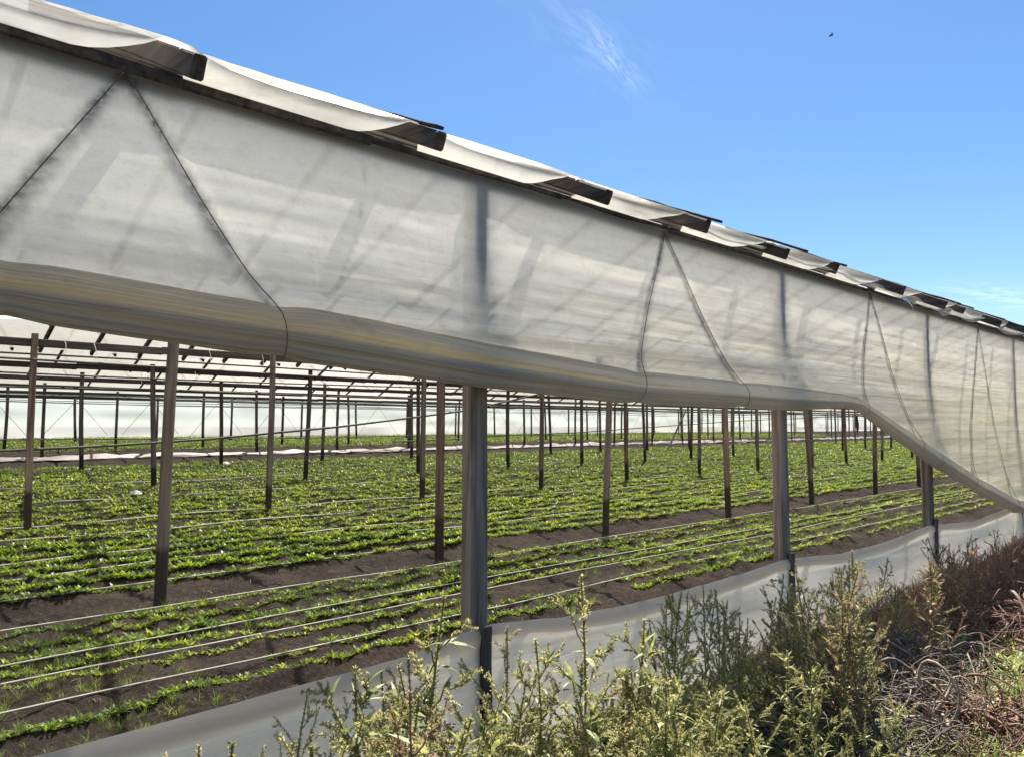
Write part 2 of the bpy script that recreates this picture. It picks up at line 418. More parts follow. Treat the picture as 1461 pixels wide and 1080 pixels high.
# ------------------------------------------------------------------ greenhouse
WY = 2.697
ROWY = [2.761, 6.735, 11.02, 15.05, 19.2, 23.35, 27.5, 31.65]
FARY = 35.8
PX0, PXD = 2.44, 2.984
EAVE = 2.845
gh = empty('greenhouse', (2.44, 2.775, .09), label='long timber greenhouse with milky plastic film roof on rows of wooden posts', cat='greenhouse')
def gpart(name, me, loc=(0,0,0)):
    o = obj(name, me, gh); o.matrix_parent_inverse = Matrix.Translation((-2.44, -2.775, -.09)); o.location = loc
    return o
def post_mesh(w, d, h, m, seed, rounded=False, sway=1):
    r = np.random.default_rng(seed); b = MB(); segs = 9; vs = []; fs = []
    if rounded:
        a = np.arange(10)/10*2*math.pi; prof = [(math.cos(t)*w/2, math.sin(t)*d/2) for t in a]
    else:
        c = w*.10
        prof = [(-w/2+c,-d/2),(w/2-c,-d/2),(w/2,-d/2+c),(w/2,d/2-c),(w/2-c,d/2),(-w/2+c,d/2),(-w/2,d/2-c),(-w/2,-d/2+c)]
    n = len(prof); ph = r.uniform(0, 6, 2); amp = (.012 if not rounded else .025)*sway
    for i in range(segs+1):
        t = i/segs; z = -.25 + t*(h+.25); s = 1.06 - .10*t
        ox = amp*math.sin(ph[0]+t*3.2); oy = amp*math.sin(ph[1]+t*2.7)
        for (a_, b_) in prof:
            vs.append((a_*s+ox+r.normal(0,.0012), b_*s+oy+r.normal(0,.0012), z))
    for i in range(segs):
        for k in range(n):
            fs.append((i*n+k, i*n+(k+1)%n, (i+1)*n+(k+1)%n, (i+1)*n+k))
    fs.append(tuple(segs*n+k for k in range(n)))
    b.add(vs, fs); return b.mesh('post', m)
post_meshes = {}
for r_, y in enumerate(ROWY):
    hgt = 2.80 - .0327*y
    if r_ == 0: post_meshes[0] = [post_mesh(.102, .084, hgt, M['post_front'], 3, False, 0), post_mesh(.098, .084, hgt, M['post_front'], 4, False, 0)]
    else:
        post_meshes[r_] = [post_mesh(.074, .072, hgt, M['post_inner' if r_ == 1 else 'post'], 10+r_*5), post_mesh(.092, .09, hgt+.05, M['post'], 11+r_*5, True),
                           post_mesh(.072, .075, hgt, M['post_inner'], 12+r_*5), post_mesh(.095, .09, hgt+.06, M['post'], 13+r_*5, True)]
cand = []
for r_, y in enumerate(ROWY):
    for kx in range(-1, 26):
        X = PX0 + PXD*kx + (rng.normal(0, .10) if r_ else 0); Y = y + (rng.normal(0, .07) if r_ else 0)
        if r_ == 0 and kx > 10: continue
        # only where the field of view can see between the curtain and the skirt
        zf = X*math.cos(YAW)+Y*math.sin(YAW); xr = X*math.sin(YAW)-Y*math.cos(YAW)
        if r_ and not (-.80 < xr/max(zf,.1) < .62): continue
        cand.append((math.hypot(X, Y), r_, kx, X, Y))
# the front posts stand exactly as measured
front_x = {-1: -.55, 0: 2.43, 1: 5.42, 2: 8.50, 3: 11.72}
cand.sort()
rest = MB(); npost = 0
for dist, r_, kx, X, Y in cand:
    if r_ == 0: X = front_x.get(kx, X)
    me = post_meshes[r_][(kx*7+r_*3) % len(post_meshes[r_])]
    z = float(ground_z(np.array(X), np.array(Y), False))
    if npost < 100:
        o = gpart('post', me, (X, Y, z)); npost += 1
        o.rotation_euler = (rng.normal(0,.014) if r_ else 0, rng.normal(0,.016) if r_ else 0, rng.normal(0,.08) if r_ else 0)
        if r_ == 0 and kx == 0: o['label'] = 'thick squared grey post in the middle, nearest the viewer'
        if r_ == 0 and kx == 1: o['label'] = 'squared grey outer post, next to the right of the middle post'
        if r_ == 1 and kx == 0: o['label'] = 'leaning brown post with a dark foot in the bare soil path'; o.rotation_euler = (.030, .034, .3)
    else:
        v = np.empty(len(me.vertices)*3); me.vertices.foreach_get('co', v); v = v.reshape(-1,3) + (X, Y, z)
        rest.add(v, [tuple(p.vertices) for p in me.polygons])
if rest.n:
    o = rest.build('far_posts', M['post'], gh); o.matrix_parent_inverse = Matrix.Translation((-2.44,-2.775,-.09)); o['kind'] = 'stuff'
# beams along the post rows
XA, XB = -8, 95
def part_mb(name, mb, m, smooth=False): return gpart(name, mb.mesh(name, m, smooth))
for r_, y in enumerate(ROWY):
    b = MB()
    for i in range(34):
        x0 = XA + 3*i
        b.beam((x0, y+.10 if r_ else 2.737, 2.70+(.13 if r_ == 0 else 0)+rng.normal(0,.006)), (x0+3.0, y+.10 if r_ else 2.737, 2.70+(.13 if r_ == 0 else 0)+rng.normal(0,.006)), .05, .10 if r_ else .085)
    part_mb('beam', b, M['beam'])
for r_, y in enumerate(ROWY[1:], 1):   # a thin rail under each valley beam
    b = MB(); pts = [(x, y-.08, 2.56 + .03*math.sin(x*.35+r_) - (r_%3)*.05) for x in np.arange(XA, XB, 1.5)]
    b.tube(pts, .016, 5); part_mb('rail', b, M['wire'], True)
# rafters, film, laths
SL = .48
VAL = [WY] + ROWY[1:] + [FARY]
def roof_z(span, Y, side):
    y0, y1 = VAL[span], VAL[span+1]; base = 2.88
    return base + SL*((Y-y0) if side == 0 else (y1-Y))
RX = [.95 + 1.0*k_ for k_ in range(-4, 46)]
for i, x in enumerate(RX):
    x += rng.normal(0, .02); b = MB(); ym = (VAL[0]+VAL[1])/2; tip = 2.41 + rng.normal(0, .05)
    b.beam((x+rng.normal(0,.012), tip, 2.88+SL*(tip-WY)+.05+rng.normal(0,.008)), (x, ym, 2.88+SL*(ym-WY)+.05), .045+rng.uniform(0,.02), (.07+rng.uniform(0,.015)), jit=.004, segs=4)
    if i % 4 == 1 and i > 5: b.beam((x+.05, tip+.03, 2.88+SL*(tip+.03-WY)+.06), (x+.045, tip+.9, 2.88+SL*(tip+.9-WY)+.06), .03, .06, jit=.003, segs=3)
    part_mb('rafter', b, M['rafter'])
    if 5 <= i < 32 and i not in (6, 10):
        b = MB(); t2 = tip - .05 + rng.normal(0, .03); dx = rng.normal(0, .008); ye_ = 2.80+rng.uniform(0,.2)
        b.beam((x+.02+dx, t2, 2.88+SL*(t2-WY)+.110+abs(rng.normal(0,.004))), (x+.01, ye_, 2.88+SL*(ye_-WY)+.098), .05, .015, jit=.003, segs=5)
        part_mb('roof_lath', b, M['rafter'])
b = MB()
for sp_, x0, x1, st in ((0, -3, 30, 1.0), (1, -2, 26, 1.0), (2, 1, 28, .8), (3, 3, 34, 1.6), (4, 5, 40, 1.6), (5, 6, 40, 1.6)):
    for x in np.arange(x0, x1, st):
        y0, y1 = VAL[sp_], VAL[sp_+1]; ym = (y0+y1)/2
        if sp_ == 2 and x < 19:
            c = MB(); c.beam((x, ym, roof_z(sp_, ym, 1)+.03), (x, y1, 2.93), .05, .08); part_mb('rafter', c, M['rafter'])
        else:
            b.beam((x, ym, roof_z(sp_, ym, 1)+.03), (x, y1, 2.93), .04, .06)
        if sp_ > 0: b.beam((x, y0, 2.93), (x, ym-.03, roof_z(sp_, ym, 0)+.03), .04, .06)
o = part_mb('far_rafters', b, M['rafter']); o['kind'] = 'stuff'
for s_ in range(len(VAL)-1):
    y0, y1 = VAL[s_], VAL[s_+1]; ym = (y0+y1)/2
    b = MB(); b.beam((XA, ym+.0, 2.88+SL*(ym-y0)-.03), (XB, ym, 2.88+SL*(ym-y0)-.03), .04, .08); part_mb('ridge_beam', b, M['beam'])
    for side in (0, 1):
        ya, yb = (y0, ym) if side == 0 else (ym, y1)
        if s_ == 0 and side == 0: ya = 2.565
        xg = np.arange(XA, 32 if s_ == 0 else 70, .05 if s_ == 0 else .5)
        if s_ != 0: xg = np.concatenate([xg, np.arange(70, XB, 2.5)])
        yg = np.linspace(ya, yb, 9)
        ny = 9
        if s_ == 0 and side == 0: yg = np.concatenate([[2.655, 2.60], yg]); ny = 11
        X, Y = np.meshgrid(xg, yg, indexing='ij')
        Z = np.vectorize(lambda yy: roof_z(s_, yy, side))(Y) + (.102 if s_ == 0 else .085)
        fr = (X-.95) % 1.0
        sag = np.sin(math.pi*fr)**2
        if s_ == 0 and side == 0:
            near = np.clip((3.6-Y)/1.0, 0, 1)
            Z = Z - np.clip(np.sin(math.pi*fr)*1.18-.18, 0, 1)**.5*(.02+.045*near)*(.6+.7*vnoise(X*.5, Y*0, 8)) + .010*vnoise(X*5, Y*4, 9)
            # ragged front edge
            Y = Y + np.where(np.arange(ny)[None, :] == 2, .03*(vnoise(X*2.1, X*0, 10)-.5), 0)
            c_ = np.clip((fr[:, 0]-.66-.12*(vnoise(X[:, 0]*.9, X[:, 0]*0, 15)-.5))/.26, 0, 1); c_ = c_*c_*(3-2*c_)
            Y[:, 0] = 2.655*(1-c_) + Y[:, 2]*c_; Y[:, 1] = 2.60*(1-c_) + Y[:, 2]*c_
            Z[:, 0] = 2.838*(1-c_) + (Z[:, 2]-.004)*c_; Z[:, 1] = .5*(Z[:, 2]+Z[:, 0]) - .010*vnoise(X[:, 1]*6, X[:, 1]*0, 14)
        else:
            Z = Z - .03*np.sin(math.pi*(X % .8)/.8)**2 + .02*vnoise(X*2, Y*3, 11)
        V = np.stack([X, Y, Z], -1).reshape(-1, 3)
        gpart('roof_film', np_mesh('roof_film', V, grid_faces(len(xg), ny), M['roof_front' if (s_ == 0 and side == 0) else 'roof_clean' if s_ in (0, 1) else 'roof_beige'], smooth=True))
# eave batten which clamps the curtain's top edge
b = MB()
xb = [-4, -1.2, 1.78, 2.95, 3.9, 5.1, 6.9, 8.1, 9.4, 11.5, 14, 17, 20, 23, 26, 29, 32]
for i in range(len(xb)-1):
    h_ = .042 if i < 2 else rng.uniform(.014, .026); e_ = rng.normal(0, .006, 2)
    b.beam((xb[i], 2.668, EAVE-.012+e_[0]), (xb[i+1]-.01, 2.668, EAVE-.012+e_[1]), .02, h_, jit=.003, segs=4)
part_mb('eave_batten', b, M['rafter'])
# far wall of film with its posts' cords
xg = np.arange(XA, 135, .6); zg = np.linspace(1.10, 3.05, 14)
X, Z = np.meshgrid(xg, zg, indexing='ij'); Y = FARY + .05*np.sin(X*1.05) + .08*(vnoise(X*.7, Z*3, 12)-.5)
gpart('wall_film', np_mesh('wall_film', np.stack([X,Y,Z],-1).reshape(-1,3), grid_faces(len(xg), 14), M['far'], smooth=True))
b = MB()
for i in range(30):
    xm = 6.5+2.98*i
    b.tube([(xm, FARY-.12, 2.75), (xm-1.2, FARY-.12, 1.3)], .008, 4); b.tube([(xm, FARY-.12, 2.75), (xm+1.2, FARY-.12, 1.3)], .008, 4)
part_mb('wall_cord', b, M['wire'])
for X_ in (XA, XB+39):   # end walls
    yg = np.linspace(WY, FARY, 30); zg = np.linspace(.05, 3.3, 8)
    Y, Z = np.meshgrid(yg, zg, indexing='ij')
    gpart('end_wall_film', np_mesh('end_wall_film', np.stack([np.full_like(Y, X_), Y, Z],-1).reshape(-1,3), grid_faces(30, 8), M['far'], smooth=True))
# wires strung across the inside
for (y, z, sl) in ((15.2, 2.34, 0), (19.3, 2.30, .002), (27.6, 2.46, .0), (19.25, 1.36, 0.0), (23.4, 2.3, -.003), (11.1, 2.52, .004)):
    b = MB(); b.tube([(x, y, z+sl*x+.02*math.sin(x*.5)) for x in np.arange(-2, 70, 2.0)], .012, 5); part_mb('wire', b, M['wire'], True)
for (x, y, z, L) in ((3.1, 10.95, 2.62, .22), (2.75, 10.95, 2.66, .2), (5.0, 14.9, 2.55, .25), (6.0, 14.9, 2.6, .22), (5.4, 10.95, 2.65, .2), (7.5, 14.9, 2.55, .3), (4.6, 10.95, 2.65, .2)):
    b = MB(); b.tube([(x, y+.05, z+.1), (x+.01, y, z+.02), (x+.012, y-.01, z+.1-L)], .005, 4); part_mb('tie_string', b, M['string'])
# leaning brace inside
b = MB(); p0 = on_ground(950, 645); b.beam((p0[0], p0[1], .55), (p0[0]+1.6, p0[1]+.1, 2.3), .07, .05); part_mb('brace', b, M['post'])

# slack hoses and a pole slung between the inner posts
def slung(name, pts, r, m, label, cat):
    b = MB(); P = np.array(pts); t = np.linspace(0, 1, 60); k = np.linspace(0, 1, len(P))
    b.tube(np.stack([np.interp(t, k, P[:, i]) for i in range(3)], 1), r, 6)
    return tag(b.build(name, m, smooth=True), label, cat)
slung('slung_pipe', [(on_plane(x, y, 11.16)[0], 11.16, on_plane(x, y, 11.16)[1]) for x, y in ((-120,645),(0,643),(150,636),(300,626),(480,609),(570,598),(662,586),(771,562),(850,545))], .019, M['wire'],
      'thin dark pipe slung slanting upward to the right between the inner posts', 'pipe')
slung('sagging_cable', [(on_plane(x, y, 15.2)[0], 15.2, on_plane(x, y, 15.2)[1]) for x, y in ((560,630),(640,627),(700,622),(823,617),(917,610),(1060,600),(1200,594),(1340,588))], .016, M['wire'],
      'dark cable strung low between the posts behind the middle post', 'cable')

# ------------------------------------------------------------------ rolled side curtain
cur = empty('side_curtain', (0, 2.6, 0), label='grimy milky film curtain hanging from the eave, its lower part rolled up', cat='curtain')
def cpart(name, me):
    o = obj(name, me, cur); o.matrix_parent_inverse = Matrix.Translation((0, -2.6, 0)); return o
rb = [(-6, 2.02), (.48,1.96),(.95,1.93),(1.46,1.89),(2.30,1.83),(3.42,1.78),(5.16,1.77),(6.20,1.80),(6.45,1.775),(8.15,1.28),(9.6,.92),(11.06,.60),(12.5,.50),(40,.48)]
rt = [(-6, 2.21), (.48,2.135),(1.09,2.10),(1.46,2.09),(2.29,2.02),(3.42,1.95),(5.17,1.925),(6.2,1.90),(6.45,1.885),(8.16,1.44),(9.6,1.08),(11.1,.76),(12.5,.62),(40,.6)]
def roll_at(X):
    a = np.interp(X, [p[0] for p in rb], [p[1] for p in rb]); c = np.interp(X, [p[0] for p in rt], [p[1] for p in rt])
    return (a+c)/2, (c-a)/2
xg = np.concatenate([np.arange(-6, 0, .15), np.arange(0, 14, .05), np.arange(14, 40, .4)])
zc, rr = roll_at(xg)
for xf in (.5, 1.33, 3.46, 4.55, 6.6, 7.65, 9.4, 10.8): rr = rr*(1-.13*np.exp(-((xg-xf)/.07)**2))
kk = 90; ang = np.arange(kk)/kk*2*math.pi
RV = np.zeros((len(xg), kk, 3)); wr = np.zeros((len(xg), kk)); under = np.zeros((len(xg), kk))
for j, a in enumerate(ang):
    lump = 1 + .06*np.sin(a*3+xg*.4) + .16*(vnoise(xg*.9, np.full_like(xg, a*2.5), 20)-.5) + .05*(vnoise(xg*3.5, np.full_like(xg, a*4), 22)-.5) + .02*(np.sin(a*11+xg*.2))
    under[:, j] = (1-math.sin(a))/2 + .10*(vnoise(xg*.5, xg*0+j*.05, 21)-.5)  # mask for the painted underside shade, by angle round the roll
    lay_ = np.zeros_like(xg); off_ = np.zeros_like(xg)
    for q_, (ak, hk) in enumerate(((2.25,.05),(2.75,-.045),(3.15,.055),(3.65,-.05),(4.05,.05),(4.45,-.06))):
        ed = ak + .5*(vnoise(xg*.28, xg*0, 120+q_)-.5) + .12*(vnoise(xg*1.9, xg*0, 130+q_)-.5)
        on_ = np.clip((a-ed)/.07, 0, 1); lay_ += on_*hk; off_ += on_*.9
    lump = lump + lay_
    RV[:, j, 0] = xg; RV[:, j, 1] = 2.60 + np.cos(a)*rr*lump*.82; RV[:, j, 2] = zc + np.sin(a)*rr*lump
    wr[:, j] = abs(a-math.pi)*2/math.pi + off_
i, j = np.meshgrid(np.arange(len(xg)-1), np.arange(kk), indexing='ij'); j2 = (j+1) % kk
F = np.stack([(i*kk+j), ((i+1)*kk+j), ((i+1)*kk+j2), (i*kk+j2)], -1).reshape(-1, 4)
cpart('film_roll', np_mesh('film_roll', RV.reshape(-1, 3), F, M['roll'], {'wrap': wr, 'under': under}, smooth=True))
# hanging sheet
cords = [((.83,2.83),(.37,2.09)), ((.83,2.83),(1.42,1.90)), ((3.91,2.82),(3.42,1.80)), ((3.91,2.82),(4.63,1.80)),
         ((7.04,2.82),(6.56,1.80)), ((7.04,2.82),(7.80,1.42)), ((10.2,2.78),(9.35,1.1)), ((10.2,2.78),(10.9,.75)), ((1.78,2.83),(1.72,2.40)), ((1.72,2.40),(1.60,2.18))]
nz = 90
xg = np.concatenate([np.arange(-6, 0, .12), np.arange(0, 13, .022), np.arange(13, 40, .3)])
zc, rr = roll_at(xg); t = np.linspace(0, 1, nz)
top = EAVE - .012*np.sin(math.pi*((xg-.95) % 1.0))**2
bot = zc + rr*.75
X, T = np.meshgrid(xg, t, indexing='ij')
Z = bot[:, None]*(1-T) + top[:, None]*T
fr = (X - front_x[0]) % 2.99/2.99
bulge = .016*np.sin(math.pi*fr)*np.sin(math.pi*T)
free = np.ones_like(X)
for px_ in list(front_x.values()) + [PX0+PXD*q_ for q_ in range(4, 12)]: free = np.minimum(free, 1-np.exp(-((X-px_)/.16)**4))
free = np.maximum(free, np.clip((.12-T)/.10, 0, 1))
Y = 2.709 - bulge*free - free*np.clip((1.0-T)*5, .12, 1)*(.016*(1-vnoise(X*.8, Z*9, 31))*(1.2-T) + .004*(1-vnoise(X*3.5, Z*26, 32)) + .010*(1-vnoise(X*1.3, Z*1.5, 33))) - .11*np.clip(1-T*1.6, 0, 1)**2
dirt = np.zeros_like(X)
for ci, (p, q) in enumerate(cords):
    p = np.array(p); q = np.array(q); d = q-p; L = np.linalg.norm(d); d /= L
    u = (X-p[0])*d[0] + (Z-p[1])*d[1]; w = (X-p[0])*d[1] - (Z-p[1])*d[0]
    on = ((u > -.02) & (u < L)).astype(float)
    wid = .015 + .017*np.clip(u/L, 0, 1)
    s = np.exp(-(w/wid)**2) * (.60 + .5*vnoise(u*7, w*0, 40+ci)) * (1.15 - .35*np.clip(u/L, 0, 1))
    if ci < 8: s = s + .45*np.exp(-((w - (.035 if d[0] > 0 else -.035)*(.4+u/L))/(.014))**2)*vnoise(u*5, w*0, 60+ci)
    else: s = .35*np.exp(-(w/.005)**2)
    dirt = np.maximum(dirt, s*on)
    Y = Y + .012*np.exp(-(w/.03)**2)*on*(ci < 8)
Y = np.minimum(Y, 2.7095); FY, FZ = Y, Z
# darker line along the top seam and a few smears
dirt = np.maximum(dirt, .35*np.exp(-((T-1)/.03)**2))
for (sx, sz, wx, wz, a) in ((3.16,1.98,.05,.04,.7),(5.8,2.3,.18,.02,.4),(5.2,1.99,.04,.03,.45),(2.0,2.15,.25,.02,.3),(4.4,2.15,.5,.012,.35),(1.3,2.2,.25,.025,.25)):
    dirt = np.maximum(dirt, a*np.exp(-((X-sx)/wx)**2-((Z-sz+.08*(X-sx))/wz)**2))
cpart('film', np_mesh('film', np.stack([X,Y,Z],-1).reshape(-1,3), grid_faces(len(xg), nz), M['curtain'], {'dirt': dirt}, smooth=True))
b_ = [(0,1),(2,3),(4,5),(6,7)]
for (i1, i2) in b_:
    for ci in (i1, i2):
        (p, q) = cords[ci]; b = MB()
        def film_y(x, z):
            ix = int(np.argmin(abs(xg-x))); iz = int(np.argmin(abs(FZ[ix]-z))); return float(FY[ix, iz]) - .007
        zc_, rr_ = roll_at(q[0]); us_ = np.linspace(0,1,200); zz_, rz_ = roll_at(p[0]*(1-us_)+q[0]*us_); hit = us_[np.argmax(p[1]*(1-us_)+q[1]*us_ < zz_+rz_*1.02)] or 1.0; qq = (p[0]*(1-hit)+q[0]*hit, p[1]*(1-hit)+q[1]*hit); zc_, rr_ = roll_at(qq[0])
        pts = [(p[0]*(1-u)+qq[0]*u, film_y(p[0]*(1-u)+qq[0]*u, p[1]*(1-u)+qq[1]*u), p[1]*(1-u)+qq[1]*u) for u in np.linspace(0,.93,16)]
        pts += [(qq[0]+(q[0]-p[0])*.035*u, 2.60-math.sin(u)*(float(rr_)*.93+.004), float(zc_)+math.cos(u)*float(rr_)*1.16) for u in (.8,1.1,1.4,1.8,2.3,2.8,3.2)]
        pts = np.array(pts); ys_ = pts[:16, 1].copy(); pts[:16, 1] = np.interp(np.arange(16), [0, 4, 9, 15], [ys_[0], min(ys_[3:6]), min(ys_[8:11]), ys_[15]])
        for _ in range(2): pts[1:-1] = .25*pts[:-2] + .5*pts[1:-1] + .25*pts[2:]
        b.tube(pts, .0023, 5)
        cpart('cord', b.mesh('cord', M['rope'], True))
# torn flap of film below the eave, right half
xg = np.arange(3.95, 12, .03); t = np.linspace(0, 1, 7)
X, T = np.meshgrid(xg, t, indexing='ij')
ln = .015 + .11*np.clip(vnoise(xg*1.1, xg*0, 50)-.25, 0, 1) + .03*vnoise(xg*6, xg*0, 51)
Z = EAVE + .035 - T*ln[:, None] - .03*np.sin(math.pi*((X-.95) % 1.0))**2
Y = 2.60 - .05*np.sin(T*2.2) + .03*(vnoise(X*4, T*2, 52)-.5)
cpart('flap', np_mesh('flap', np.stack([X,Y,Z],-1).reshape(-1,3), grid_faces(len(xg), 7), M['roof_clean'], smooth=True))
# loose curled strip of film
xa, za = on_plane(1288, 428, 2.5); xb, zb = on_plane(1305, 452, 2.5)
s = np.linspace(0, 1, 10); cx = xa+(xb-xa)*np.sin(s*1.5); cz = za+(zb-za)*(1-np.cos(s*1.5)); w = .035*(1-.8*s)
V = np.stack([np.stack([cx, 2.5-0*s, cz+w], -1), np.stack([cx-w*.6, 2.49-0*s, cz-w*.2], -1)], 1).reshape(-1, 3)
tag(obj('torn_strip', np_mesh('torn_strip', V, grid_faces(10, 2), M['white'], smooth=True)), 'small curled white strip of torn film hanging off the eave at the right', 'torn film')

# ------------------------------------------------------------------ skirt
sk = empty('skirt', (2.4, 2.68, .09), label='low grey white plastic skirt stretched along the foot of the greenhouse posts', cat='plastic skirt')
def spart(name, me):
    o = obj(name, me, sk); o.matrix_parent_inverse = Matrix.Translation((-2.4, -2.68, -.09)); return o
st = [(-6,.68),(-.55,.71),(.65,.67),(1.24,.675),(2.03,.69),(2.28,.725),(2.47,.74),(2.95,.69),(3.53,.665),(3.94,.665),(4.57,.67),(5.31,.695),(5.55,.685),(6.28,.635),(7.15,.63),(8.3,.68),(8.71,.66),(9.75,.60),(11.49,.66),(13,.58),(14.5,.62),(40,.6)]
xg = np.concatenate([np.arange(-6, 0, .12), np.arange(0, 13, .03), np.arange(13, 40, .3)]); nz = 26; t = np.linspace(0, 1, nz)
tz = np.interp(xg, [p[0] for p in st], [p[1] for p in st]) + .006*(vnoise(xg*5, xg*0, 70)-.5)
X, T = np.meshgrid(xg, t, indexing='ij')
Z = -.05*(1-T) + tz[:, None]*T
Y = 2.705 - .10*np.sin(math.pi*T)*np.sin(math.pi*((X-front_x[0]) % 2.99)/2.99)**.8*(.4+.6*vnoise(X*.6, T*0, 71)) + .012*(vnoise(X*1.5, T*6+X*.5, 72)-.5)
fold = np.clip((T-.89)/.11, 0, 1)
Y = Y - .018*np.sin(fold*math.pi)
Y = np.minimum(Y, 2.706)
hem = np.clip((T-.885)/.01, 0, 1)*.75
mud = np.clip((.45-T)/.45, 0, 1)**1.5
spart('film', np_mesh('film', np.stack([X,Y,Z],-1).reshape(-1,3), grid_faces(len(xg), nz), M['skirt'], {'hem': hem, 'mud': mud}, smooth=True))
for kx in (-1, 0, 1, 2, 3):
    x = front_x[kx]; b = MB(); b.beam((x+.012, 2.692, -.1), (x+.012, 2.692, .735), .062, .018, up=(0,1,0), jit=.002, segs=5)
    spart('batten', b.mesh('batten', M['post_inner']))

# ------------------------------------------------------------------ crop
def crop_variant(seed, leaves, segs):
    r = np.random.default_rng(seed); b = MB()
    for i in range(leaves):
        a = i*2.4 + r.uniform(-.4,.4); el = r.uniform(.6, 1.35); L = r.uniform(.055, .10); W = r.uniform(.017, .030)
        d = np.array([math.cos(a)*math.cos(el), math.sin(a)*math.cos(el), math.sin(el)])
        b.leaf((math.cos(a)*.008, math.sin(a)*.008, -.005), d, (0,0,1), L, W, r.uniform(.2,.6), segs, (.18, .75, 1, .8, .1) if segs > 3 else (.2, 1, .8, .1))
    return b
near_v = [crop_variant(100+i, 10, 4) for i in range(6)]
mid_v = [crop_variant(200+i, 9, 2) for i in range(6)]
far_v = [crop_variant(300+i, 7, 2) for i in range(4)]
near_me = [b.mesh('crop_plant', M['crop'], True) for b in near_v]
plants = []
for (ry, dens, size) in ROWS:
    a0 = -.75
    x0 = ry*math.tan(math.pi/2-YAW-.62) if ry < 20 else 3
    x0 = max(.3, ry*.16)
    x1 = min(ry*4.5, 60) if ry < 12 else 62
    if ry < 7: x1 = 24
    step = .030 if ry < 9 else (.040 if ry < 13 else .065)
    x = x0
    while x < x1:
        d = x; stp = step*(1 if x < 14 else 1.5 if x < 30 else 2.6)
        x += stp*rng.uniform(.6, 1.4)
        pn = vnoise(np.array([x*.55]), np.array([ry*3.1]), 80)[0]
        if dens < 1 and pn > dens+.05: continue
        if dens == 1.0 and pn > .93: continue
        sc_ = .80*size**.5*(.7+.6*rng.random())*(.8+.45*vnoise(np.array([x*.9]), np.array([ry*2.0]), 81)[0])
        if ry > 13: sc_ *= 1.15
        if x > 14: sc_ *= 1.15
        if x > 30: sc_ *= 1.25
        plants.append((math.hypot(x, ry), x, ry+rng.normal(0,.013 if ry < 13 else .022), sc_, rng.uniform(0, 6.28)))
plants.sort()
# the 300 that show largest
vis = []
for p in plants:
    _, x, y, s, a = p
    zf = x*math.cos(YAW)+y*math.sin(YAW); xr = x*math.sin(YAW)-y*math.cos(YAW)
    if -.68 < xr/zf < .66 and not (y < 4.6 and x < 1.1): vis.append(p)
first = set(id(p) for p in vis[:300])
for p in vis[:300]:
    _, x, y, s, a = p
    o = obj('crop_plant', near_me[int(a*97) % 6]); o.location = (x, y, float(ground_z(np.array(x), np.array(y)))); o.rotation_euler = (0,0,a); o.scale = (s,s,s*.95)
    row = 'row just behind the white skirt' if y < 4.56 else 'sparse row along the first pale hose' if y < 4.9 else 'thin patchy row before the second pale hose' if y < 5.2 else 'rows between second hose and soil path' if y < 6.7 else 'dense row just beyond the soil path'
    tag(o, 'young green leafy plant in the ' + row, 'crop plant', 'plants in the ' + row)
def scatter(name, variants, P, m, label, cat, tilt=0.0):
    Vs = []; Fs = []; n = 0
    P = np.array(P); idx = rng.integers(0, len(variants), len(P))
    for vi, b in enumerate(variants):
        Q = P[idx == vi]
        if not len(Q): continue
        v = b.verts(); f = np.array(b.f)
        x, y, s, a = Q[:,0], Q[:,1], Q[:,2], Q[:,3]
        z = ground_z(x, y)
        c, sn = np.cos(a), np.sin(a)
        px = (v[None,:,0]*c[:,None] - v[None,:,1]*sn[:,None])*s[:,None] + x[:,None]
        py = (v[None,:,0]*sn[:,None] + v[None,:,1]*c[:,None])*s[:,None] + y[:,None]
        pz = v[None,:,2]*s[:,None] + z[:,None]
        W = np.stack([px, py, pz], -1).reshape(-1, 3)
        FF = (f[None] + (np.arange(len(Q))*len(v))[:,None,None]).reshape(-1, 4) + n
        Vs.append(W); Fs.append(FF); n += len(W)
    return tag(obj(name, np_mesh(name, np.concatenate(Vs), np.concatenate(Fs), m, smooth=True)), label, cat, kind='stuff')
rest_p = [p for p in plants if id(p) not in first]
groups = ([p[1:] for p in rest_p if p[0] < 10], [p[1:] for p in rest_p if 10 <= p[0] < 19], [p[1:] for p in rest_p if p[0] >= 19])
Vall = []
for nm, vs_, P, lab in (('crop_rows', near_v, groups[0], 'rows of young green leafy crop nearer the viewer, each side of the soil path'), ('crop_rows', mid_v, groups[1], 'rows of green leafy crop among the second rank of inner posts'),
                   ('crop_rows', far_v, groups[2], 'far green crop rows reaching back to the pale film wall')):
    scatter(nm, vs_, P, M['crop'], lab, 'crop')
print('plants', len(plants))

sw = []
for _ in range(2400):
    y = rng.uniform(4.0, 6.5); x = rng.uniform(.6, 14)
    if vnoise(np.array([x*.8]), np.array([y*2.2]), 83)[0] < .52: continue
    sw.append((x, y, rng.uniform(.22, .55), rng.uniform(0, 6.28)))
SWEED = sw
